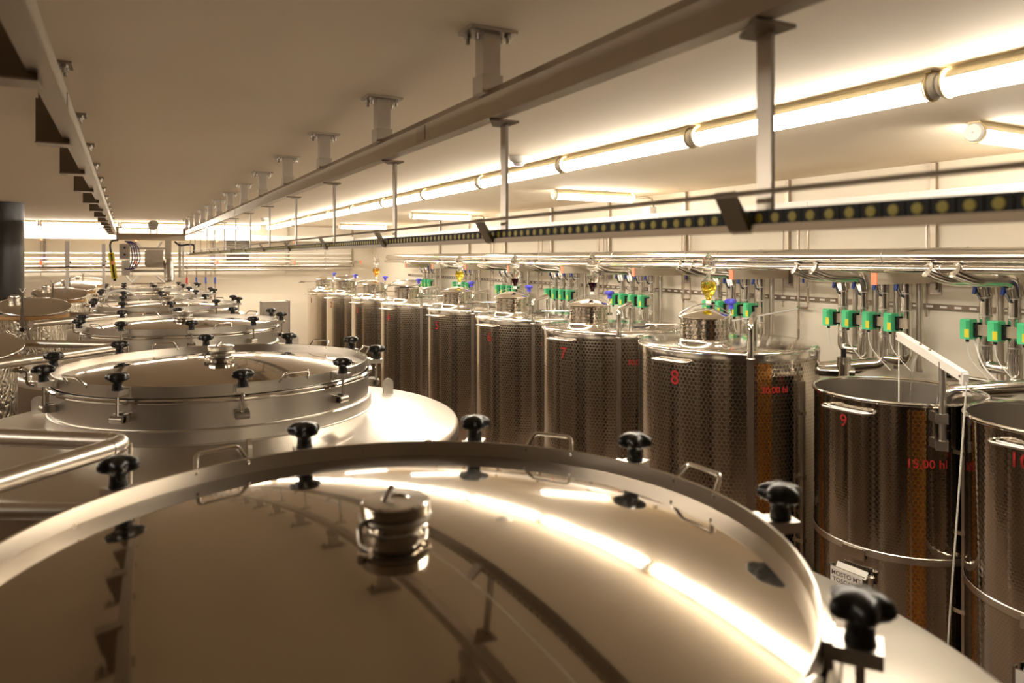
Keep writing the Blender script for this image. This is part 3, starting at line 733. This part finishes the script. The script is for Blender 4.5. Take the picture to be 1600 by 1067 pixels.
# ------------------------------------------------------------------ glass airlocks on the tanks
def airlock(X, Y, z, liq, shape, label):
    t = thing('glass_airlock', label, 'airlock', (X, Y, z), 'glass airlocks on tank lids')
    if shape == 'cone':
        pr = [(.020, .0), (.022, .03), (.050, .10), (.064, .165), (.060, .185), (.024, .205), (.020, .215)]
    else:
        pr = [(.020, .0), (.024, .03), (.036, .05), (.056, .085), (.064, .12), (.058, .155), (.036, .18), (.020, .195), (.020, .215)]
    li = [(0, .006)]+[(r-.004, zz) for r, zz in pr if zz < .165]; li += [(0, li[-1][1])]
    MB().lathe(pr, 32).build('bulb', 'clear_glass', t, ang=60)
    MB().lathe(li, 28).build('liquid', liq, t, ang=60)
    MB().lathe([(.020, .215), (.026, .225), (.050, .235), (.054, .245), (.054, .32), (.050, .33), (.04, .335)], 32).build('chamber', 'clear_glass', t, ang=60)
    MB().lathe([(.046, .335), (.050, .345), (.036, .36), (.018, .378), (.012, .395), (0, .40)], 28).build('stopper', 'clear_glass', t, ang=60)
    MB().lathe([(.024, -.035), (.022, .004), (0, .006)], 20).build('rubber_bung', 'white_plastic', t)
AIR = [(8, 'yellow_liquid', 'bulb', 'glass airlock with yellow liquid on the tank marked eight'), (7, 'red_liquid', 'cone', 'glass airlock with dark red liquid on the tank marked seven'),
       (6, 'red_liquid', 'cone', 'glass airlock with dark red liquid on the tank marked six'), (5, 'yellow_liquid', 'bulb', 'glass airlock with pale yellow liquid on the tank marked five'), (3, 'amber_liquid', 'bulb', 'glass airlock with amber liquid on the tank marked three')]
for num, X, Y, R, vol, rt in RT:
    for n, liq, sh, lab in AIR:
        if n == num:
            off = R-.257; a = math.radians(206)
            airlock(X+off*math.cos(a)+.06, Y+off*math.sin(a)+.02, 2.27+.24+.076+.035+.022, liq, sh, lab)

# ------------------------------------------------------------------ right wall services
wz = thing('cable_duct', 'white enamelled cable duct running along the right wall', 'duct', V(5.93, 8, .40))
MB().box(V(5.30, YB+.02, .385), V(5.80, YF-.02, .495)).build('body', 'white_enamel', wz, absolute=True, smooth=False)
MB().box(V(5.295, YB+.02, .490), V(5.805, YF-.02, .503)).build('cover', 'white_enamel', wz, absolute=True, smooth=False)
for y in (2.4, 4.4, 6.4, 8.4, 10.4, 12.4, 14.4): MB().box(V(5.294, y, .390), V(5.30, y+.05, .490)).build('joint_clip', 'white_plastic', wz, absolute=True, smooth=False)
wz = thing('cable_duct', 'white enamelled cable duct running along the far end wall', 'duct', V(.5, 19.2, .42))
MB().box(V(XL+.02, 18.72, .42), V(5.28, 19.15, .54)).build('body', 'white_enamel', wz, absolute=True, smooth=False)
MB().box(V(XL+.02, 18.715, .535), V(5.28, 19.155, .548)).build('cover', 'white_enamel', wz, absolute=True, smooth=False)
def long_pipe(label, x, z, r, m, y0, y1, bands=0, name='header_pipe'):
    t = thing(name, label, 'pipe', V(x, (y0+y1)/2, z), 'pipes along the right wall')
    MB().cyl(V(x, y0, z), V(x, y1, z), r, 32).build('tube', m, t, absolute=True)
    if bands:
        y = y0+.6; i = 0
        while y < y1:
            MB().tube([(x+(r+.001)*math.cos(a), y, H+z+(r+.001)*math.sin(a)) for a in [2*PI*k/32 for k in range(32)]], .0035, 6, True).build('seam_band', 'steel_satin', t, absolute=True)
            y += bands*(1 if i % 2 else .35); i += 1
    return t
long_pipe('thick aluminium clad pipe along the right wall, the brightest', 5.38, .008, .058, 'aluminium_cladding', YB, 16.2, 1.35)
long_pipe('thinner clad pipe tucked under the thick one', 5.35, -.085, .032, 'aluminium_cladding', YB, 16.3, 1.6)
long_pipe('clad pipe behind and above the thick one', 5.66, .03, .05, 'aluminium_cladding', YB, 16.5, 1.5)
long_pipe('slim pipe close to the right wall behind the others', 5.84, -.07, .03, 'steel_pipe', YB, 16.6)
# supports: upright strut, cantilever arm with orange cap
def support():
    t = thing('pipe_support', 'x', 'bracket')
    up = MB().box((-.045, -.022, -.27), (-.004, .022, .795)).build('upright', 'steel_bracket', t, smooth=False)
    MB().box((-.009, -.05, -.31), (-.001, .05, -.10)).build('wall_plate', 'steel_galvanised', t, smooth=False)
    MB().cyl((-.012, -.03, -.275), (-.03, -.03, -.275), .012, 8).build('bolt', 'steel_dark', t)
    a = MB().box((-.80, -.022, -.212), (-.045, .022, -.122)).box((-.80, -.026, -.175), (-.045, -.021, -.160)).build('arm', 'arm_grey', t, smooth=False)
    MB().box((-.812, -.023, -.214), (-.796, .023, -.120)).build('end_cap', 'orange_plastic', a, smooth=False)
    a2 = MB().box((-.72, -.020, .325), (-.045, .020, .372)).build('upper_arm', 'arm_grey', t, smooth=False)
    MB().box((-.732, -.022, .320), (-.716, .022, .375)).build('end_cap', 'orange_plastic', a2, smooth=False)
    MB().cyl((-.02, .07, -.5), (-.02, .07, .37), .008, 8).build('conduit', 'steel_pipe', t)
    return t
s0 = support()
SY = [2.15, 3.68, 5.20, 6.74, 8.30, 9.86, 11.45, 13.0, 14.5]
for k, y in enumerate(SY):
    o = s0 if k == 0 else copy_tree(s0)
    o.location = V(6.0, y, 0); o['group'] = 'orange capped pipe brackets on the right wall'
    o['label'] = ('pipe bracket with orange end cap on the right wall, out of view at right' if k == 0 else ORD[k-1]+' orange capped pipe bracket on the right wall, counted from the right')
for k, x in enumerate((-1.62, .2, 1.92, 3.72, 5.4)):
    o = copy_tree(s0, ORD[k]+' orange capped pipe bracket on the far end wall, counted from the left', V(x, 19.3, .05), PI/2)
    o['group'] = 'orange capped pipe brackets on the far end wall'
# slotted strut
ss = thing('slotted_strut', 'slotted steel strut fixed along the right wall below the pipes', 'strut', V(5.98, 8, -.43))
MB().box(V(5.965, -.5, -.430), V(5.999, 16.5, -.388)).build('channel', 'strut_dark', ss, absolute=True, smooth=False)
sl0 = None
for k in range(130):
    y = 1.0+.118*k
    if sl0 is None: sl0 = MB().box((-.002, -.028, -.009), (.002, .028, .009)).build('slot', 'white_plastic', ss, smooth=False); o = sl0
    else: o = sl0.copy(); COL.objects.link(o); o.parent = ss
    o.location = Vector(V(5.9645, y, -.409))-ss.location
lo = thing('lower_pipe', 'slim pipe with clips low on the right wall behind the open tanks', 'pipe', V(5.95, 2, -.98))
MB().cyl(V(5.95, -.5, -.965), V(5.95, 3.55, -.965), .018, 14).build('tube', 'steel_pipe', lo, absolute=True)
MB().cyl(V(5.95, 3.52, -.965), V(5.95, 3.60, -.965), .024, 14).build('end_fitting', 'black_plastic', lo, absolute=True)
for y in (.6, 1.8, 2.95): MB().box(V(5.93, y-.012, -.99), V(5.999, y+.012, -.94)).build('pipe_clip', 'steel_polished', lo, absolute=True, smooth=False)

# riser pipes with green actuators
def riser(kind):
    """local origin on the wall line of the riser at (X=5.72), z=H"""
    t = thing('riser_pipe', 'x', 'pipe')
    if kind in (0, 1):
        MB().tube(fillet([(-.40, .20, -.09), (-.26, .13, -.155), (-.03, .0, -.165), (0, 0, -.28)], .07, 3), .060, 16).build('top_elbow', 'aluminium_cladding', t, ang=60)
    else:
        MB().cyl((0, 0, -.24), (0, 0, -.05), .044, 20).build('top_stub', 'steel_polished', t)
    MB().cyl((0, 0, -.72), (0, 0, -.2), .042, 20).build('tube', 'aluminium_cladding', t)
    MB().cyl((.10, -.05, -.95), (.10, -.05, -.05), .026, 14).build('return_tube', 'steel_pipe', t)
    for z in (-.30, -.44, -.66): MB().lathe([(.045, -.006), (.045, .006)], 20, (0, 0, z)).build('seam_band', 'steel_satin', t)
    lv = MB().box((-.072, .030, -.275), (-.054, .052, -.165), Matrix.Rotation(.20, 3, 'X')).build('valve_lever', 'blue_lever', t, smooth=False)
    MB().tube([(-.062, .030, -.262), (-.062, .0, -.315), (-.035, -.005, -.325)], .009, 8).build('lever_stem', 'black_plastic', lv)
    # actuator
    MB().box((-.058, -.05, -.585), (-.040, .03, -.505)).build('mount_plate', 'bracket_tan', t, smooth=False)
    MB().box((-.075, .026, -.60), (-.02, .050, -.49)).build('coupling', 'black_plastic', t, smooth=False)
    ac = MB().prism([(-.125, -.615), (-.02, -.615), (-.02, -.475), (-.035, -.465), (-.115, -.465), (-.125, -.475)], 1, .050, .120).build('actuator', 'green_plastic', t, smooth=False)
    MB().box((-.127, .052, -.60), (-.124, .085, -.54)).build('label_patch', 'yellow_label', ac, smooth=False)
    MB().box((-.127, .052, -.535), (-.124, .074, -.475)).build('dark_strip', 'green_dark_plastic', ac, smooth=False)
    MB().cyl((-.08, .09, -.640), (-.08, .09, -.613), .013, 10).build('cable_gland', 'black_plastic', ac)
    cb = MB().tube(fillet([(-.08, .09, -.64), (-.085, .08, -.75), (-.06, .0, -.86), (-.03, -.08, -.95)], .12, 5), .0045, 6).build('signal_cable', 'white_plastic', ac, ang=60)
    if kind == 0:
        MB().tube(fillet([(0, 0, -.70), (0, 0, -.82), (0, -.19, -.82)], .09, 6), .047, 20).build('bottom_bend', 'aluminium_cladding', t, ang=60)
    elif kind == 1:
        MB().tube(fillet([(0, 0, -.70), (0, 0, -.98), (-.10, .12, -.98), (-.28, .36, -.98)], .06, 5), .050, 20).build('bottom_bend', 'aluminium_cladding', t, ang=60)
    elif kind == 2:
        MB().tube(fillet([(0, 0, -.70), (0, 0, -.90), (-.16, .17, -.93), (-.40, .45, -.98), (-.42, .47, -1.10)], .07, 5), .054, 20).build('bottom_bend', 'aluminium_cladding', t, ang=60)
    else:
        MB().tube(fillet([(0, 0, -.70), (0, 0, -.86), (0, .17, -.86)], .08, 6), .047, 20).build('bottom_bend', 'aluminium_cladding', t, ang=60)
    return t
rp = [riser(k) for k in range(4)]; used = [False]*4
GY = [(10, 3.13, 'behind the tank marked ten'), (9, 4.36, 'behind the open tank marked 9'), (8, 5.92, 'behind the tank marked eight'), (7, 7.66, 'behind the tank marked 7'), (6, 9.33, 'behind the tank marked 6'), (5, 11.0, 'behind the tank marked 5'),
      (4, 12.85, 'behind the tank marked 4'), (3, 14.75, 'behind the tank marked 3')]
for num, y, where in GY:
    for k in range(4):
        if used[k]: o = copy_tree(rp[k])
        else: o = rp[k]; used[k] = True
        o.location = V(5.72, y-.2*k, 0); o['group'] = 'riser pipes with green actuators'
        o['label'] = ORD[k]+' riser pipe with green actuator from the left '+where.replace(str(num), NUM[num])
# slim drop lines with a blue lever between the groups
def dropline():
    t = thing('gas_line', 'x', 'pipe')
    MB().tube(fillet([(0, 0, -1.0), (0, 0, .37)], .02, 3), .013, 10).build('main_tube', 'copper_pipe', t)
    MB().tube(fillet([(0, 0, -.50), (0, -.115, -.50), (0, -.115, .37)], .03, 4), .011, 10).build('branch_tube', 'copper_pipe', t)
    MB().cyl((0, -.115, -.30), (0, -.115, -.24), .018, 10).build('valve_body', 'steel_polished', t)
    MB().box((-.03, -.085, -.25), (-.018, -.07, -.15)).build('valve_lever', 'blue_lever', t, smooth=False)
    MB().lathe([(0, 0), (.016, 0), (.016, .03), (0, .03)], 10, (0, .0, -.515)).build('tee', 'steel_polished', t)
    return t
dl = dropline()
for k, y in enumerate((5.03, 6.72+.0, 8.50, 10.2, 11.95)):
    o = dl if k == 0 else copy_tree(dl)
    o.location = V(5.93, y, 0); o['group'] = 'slim gas lines on the right wall'; o['label'] = ORD[k]+' slim copper coloured gas line pair on the right wall, counted from the right'
t = thing('gas_hose', 'thin white hose swinging from the gas line to the tank marked eight', 'hose', V(5.4, 5.0, -.75))
MB().tube(fillet([V(5.92, 5.03, -.51), V(5.6, 5.3, -.60), V(5.2, 5.5, -.68), V(4.75, 5.5, -.72)], .3, 6), .008, 8).build('tube', 'white_plastic', t, absolute=True)
MB().cyl(V(4.75, 5.5, -.73), V(4.75, 5.5, -.69), .018, 10).build('nipple', 'steel_polished', t, absolute=True)
t = thing('white_cable', 'loose white cable looping behind the open tanks at the right edge', 'cable', V(5.6, 2.7, -1.0))
MB().tube(fillet([V(5.3, 3.05, -.98), V(5.6, 3.0, -1.04), V(5.75, 2.75, -1.06), V(5.8, 2.5, -.98), V(5.85, 2.2, -.80), V(5.88, 2.0, -.66)], .25, 6), .013, 10).build('cable_run', 'white_plastic', t, absolute=True)
MB().tube(fillet([V(5.70, 3.2, -.62), V(5.62, 3.1, -.82), V(5.65, 2.95, -.95), V(5.62, 3.05, -1.03)], .1, 6), .007, 8).build('thin_run', 'white_plastic', t, absolute=True)
t = thing('tank_valve', 'steel valve and stub pipe joining the tank marked eight to the risers', 'valve', V(5.25, 4.22, -1.0))
MB().cyl(V(5.10, 4.40, -.97), V(5.42, 4.02, -.97), .045, 20).build('stub_pipe', 'steel_polished', t, absolute=True)
MB().cyl(V(5.36, 4.08, -1.0), V(5.36, 4.08, -.84), .055, 20).build('valve_body', 'steel_polished', t, absolute=True)
MB().cyl(V(5.36, 4.08, -.84), V(5.36, 4.08, -.77), .022, 14).build('valve_cap', 'black_plastic', t, absolute=True)

# smoke detectors
for x, y, lab in ((2.74, 5.02, 'white smoke detector on the ceiling beside the lamp line'), (2.45, 15.2, 'far white smoke detector near the end of the lamp line')):
    t = thing('smoke_detector', lab, 'detector', (x, y, ZC))
    MB().lathe([(.075, 0), (.078, -.012), (.072, -.03), (.05, -.045), (.045, -.048)][::-1], 32).build('housing', 'white_plastic', t, ang=60)
    MB().lathe([(0, -.075), (.035, -.073), (.042, -.060), (.045, -.046)], 28).build('sensor_head', 'white_plastic', t, ang=60)
    MB().torus(.043, .004, -.052, seg=28, rs=6).build('slot_ring', 'steel_dark', t)
# conduits on the ceiling at the short lamps
for k, y in enumerate((7.38, 12.15)):
    t = thing('ceiling_conduit', ('nearer' if k == 0 else 'farther')+' steel conduit from a crosswise lamp to the right wall', 'conduit', V(5.8, y, .78), 'lamp conduits')
    MB().cyl(V(5.62, y, .765), V(5.99, y, .765), .012, 8).build('tube', 'steel_pipe', t, absolute=True)
    MB().tube(fillet([V(5.70, y-.03, .76), V(5.78, y-.2, .80-.035), V(5.72, y-.35, .70), V(5.70, y-.38, .505)], .15, 5), .012, 8).build('loop_cable', 'steel_dark', t, absolute=True)
    MB().box(V(5.45, y-.62, .503), V(5.55, y-.50, .60)).build('junction_box', 'white_plastic', t, absolute=True, smooth=False)

# ------------------------------------------------------------------ far end wall
for k, (z, r, m, lab) in enumerate(((.10, .022, 'white_enamel', 'topmost white'), (-.01, .018, 'white_enamel', 'second white'), (-.10, .028, 'white_enamel', 'third white'), (-.205, .05, 'aluminium_cladding', 'thick aluminium clad'), (-.30, .025, 'steel_pipe', 'lowest steel'))):
    t = thing('end_wall_pipe', lab+' pipe along the far end wall', 'pipe', V(.3, 19.05, z), 'pipes along the far end wall')
    MB().cyl(V(XL, 19.05-.02*k, z), V(5.3, 19.05-.02*k, z), r, 18).build('tube', m, t, absolute=True)
    for x in (-2.6, -.7, 1.1, 2.9, 4.6): MB().cyl(V(x-.02, 19.05-.02*k, z), V(x+.02, 19.05-.02*k, z), r+.008, 18).build('collar', 'steel_satin', t, absolute=True)
gv = thing('vent_grille', 'louvred vent grille on the far end wall', 'vent', V(2.47, 19.28, -.08))
MB().box(V(2.17, 19.22, -.09), V(2.20, 19.3, .45)).box(V(2.74, 19.22, -.09), V(2.77, 19.3, .45)).box(V(2.17, 19.22, .43), V(2.77, 19.3, .46)).box(V(2.17, 19.22, -.11), V(2.77, 19.3, -.08)).build('frame', 'white_enamel', gv, absolute=True, smooth=False)
MB().box(V(2.2, 19.27, -.08), V(2.74, 19.295, .43)).build('back_panel', 'steel_dark', gv, absolute=True, smooth=False)
for k in range(11): MB().box(V(2.2, 19.225, -.055+.044*k), V(2.74, 19.245, -.037+.044*k), Matrix.Rotation(.5, 3, 'X')).build('slat', 'strut_dark', gv, absolute=True, smooth=False)
for k in range(4):
    t = thing('end_wall_drop', ORD[k]+' thin drop pipe with coloured tip below the far pipes, from the left', 'pipe', V(1.30+.21*k, 19.1, -.9), 'drop pipes on the far wall')
    MB().cyl(V(1.30+.21*k, 19.1, -1.6), V(1.30+.21*k, 19.1, -.05), .018, 10).build('tube', 'copper_pipe', t, absolute=True)
    MB().box(V(1.27+.21*k, 19.05, -.62), V(1.31+.21*k, 19.08, -.48)).build('lever', ['red_ink', 'blue_lever', 'blue_lever', 'blue_lever'][k], t, absolute=True, smooth=False)
    MB().cyl(V(1.30+.21*k, 19.1, -.64), V(1.30+.21*k, 19.1, -.56), .03, 10).build('valve_body', 'steel_polished', t, absolute=True)

# ------------------------------------------------------------------ travelling hoist between the rails
HYY = 16.9
t = thing('travelling_hoist', 'travelling hoist with drum, motor and cables hanging between the crane rails', 'hoist', V(.47, HYY, .5))
def hb(name, m, *boxes, parent=None, ang=None):
    q = MB()
    for b in boxes: q.box(V(b[0], HYY+b[2], b[4]), V(b[1], HYY+b[3], b[5]))
    return q.build(name, m, parent or t, absolute=True, smooth=False)
hb('bridge_beam', 'bracket_tan', (-.18, 1.11, -.06, .06, .36, .50))
for x in (-.19, 1.12):
    hb('wheel_carriage', 'steel_dark', (x-.06, x+.06, -.12, .12, .50, .60))
    MB().cyl(V(x-.05, HYY-.08, .60), V(x+.05, HYY-.08, .60), .045, 16).build('wheel', 'steel_pipe', t, absolute=True)
MB().cyl(V(-.18, HYY, .62), V(1.11, HYY, .62), .012, 10).build('drive_shaft', 'steel_pipe', t, absolute=True)
mt = MB().cyl(V(.50, HYY-.14, .68), V(.50, HYY+.14, .68), .10, 24).build('drive_motor', 'grey_panel', t, absolute=True)
MB().cyl(V(.50, HYY-.15, .68), V(.50, HYY-.138, .68), .03, 16).build('motor_hub', 'steel_dark', mt, absolute=True)
hb('motor_foot', 'steel_bracket', (.44, .46, -.05, .05, .50, .60), (.56, .58, -.05, .05, .50, .60))
dr = MB().cyl(V(.34, HYY-.1, -.02), V(.68, HYY-.1, -.02), .17, 28).build('drum_cover', 'steel_polished', t, absolute=True)
hb('drum_plate', 'steel_bracket', (.36, .68, -.30, -.26, -.20, .16))
for x, z in ((.40, -.06), (.62, .0), (.52, -.14)): MB().cyl(V(x, HYY-.32, z), V(x, HYY-.30, z), .018, 8).build('plate_bolt', 'steel_dark', t, absolute=True)
hb('frame_bar', 'steel_bracket', (.10, .80, -.18, -.12, .17, .21)); hb('frame_bar', 'steel_bracket', (.02, .78, -.18, -.12, -.30, -.25))
hb('mast', 'steel_bracket', (.72, .84, -.12, 0, -.10, .36)); hb('mast', 'steel_bracket', (.98, 1.03, -.05, 0, -.42, .33)); hb('mast', 'steel_pipe', (1.05, 1.09, -.03, .02, -.42, .33))
MB().cyl(V(.78, HYY-.12, -.06), V(.80, HYY-.24, -.44), .10, 24).build('gear_motor', 'steel_dark', t, absolute=True)
MB().cyl(V(.80, HYY-.24, -.43), V(.803, HYY-.26, -.49), .09, 24).build('motor_end', 'steel_polished', t, absolute=True)
bx = hb('control_box', 'grey_panel', (-.12, .07, -.30, -.12, -.04, .28))
for z in (.06, .20):
    f = hb('fan_guard', 'steel_dark', (-.09, .04, -.312, -.30, z-.055, z+.055), parent=bx)
    MB().cyl(V(-.025, HYY-.322, z), V(-.025, HYY-.31, z), .022, 12).build('fan_hub', 'black_plastic', f, absolute=True)
hb('lower_box', 'steel_satin', (-.08, .07, -.26, -.12, -.36, -.05))
for k in range(4):
    MB().tube(fillet([V(-.02+.03*k, HYY-.28, .34), V(.09+.04*k, HYY-.30, .25), V(.12+.05*k, HYY-.3, -.05), V(.05+.03*k, HYY-.3, -.25), V(-.03, HYY-.28, -.22)], .12, 5), .011, 8).build('cable', 'purple_cable', t, absolute=True)
MB().tube(fillet([V(.90, HYY-.1, .34), V(1.0, HYY-.1, .25), V(1.15, HYY-.1, .28), V(1.29, HYY-.1, .28), V(1.27, HYY-.1, .06)], .06, 5), .02, 10).build('chain_lead', 'black_rubber', t, absolute=True)
for a, b in (((.20, .33), (.30, .20)), ((.66, .33), (.58, .20)), ((.0, -.38), (.10, -.52)), ((.12, -.52), (.22, -.38)), ((.56, -.38), (.70, -.52))):
    MB().tube([V(a[0], HYY, a[1]), V(b[0], HYY, b[1])], .022, 8).build('brace', 'white_enamel', t, absolute=True)
MB().box(V(.10, HYY-.03, -.56), V(.72, HYY+.03, -.52)).build('lifting_beam', 'copper_pipe', t, absolute=True, smooth=False)
t = thing('pendant_control', 'yellow and black pendant control bar hanging left of the hoist', 'control', V(-.22, HYY-.3, -.5))
q = MB().box(V(-.285, HYY-.36, -.42), V(-.185, HYY-.28, .10), Matrix.Rotation(-.12, 3, 'Y')).build('grip', 'yellow_paint', t, absolute=True, smooth=False)
MB().box(V(-.250, HYY-.366, -.40), V(-.220, HYY-.358, .08), Matrix.Rotation(-.12, 3, 'Y')).build('button_strip', 'black_plastic', q, absolute=True, smooth=False)
MB().box(V(-.255, HYY-.372, -.14), V(-.215, HYY-.364, -.07)).build('stop_button', 'orange_plastic', q, absolute=True, smooth=False)
MB().box(V(-.225, HYY-.335, -.47), V(-.175, HYY-.285, -.41)).build('end_cap', 'black_plastic', t, absolute=True, smooth=False)
MB().tube(fillet([V(-.265, HYY-.31, .10), V(-.29, HYY-.3, .25), V(-.26, HYY-.2, .34), V(-.15, HYY-.05, .36)], .1, 5), .02, 8).build('cord', 'black_rubber', t, absolute=True)
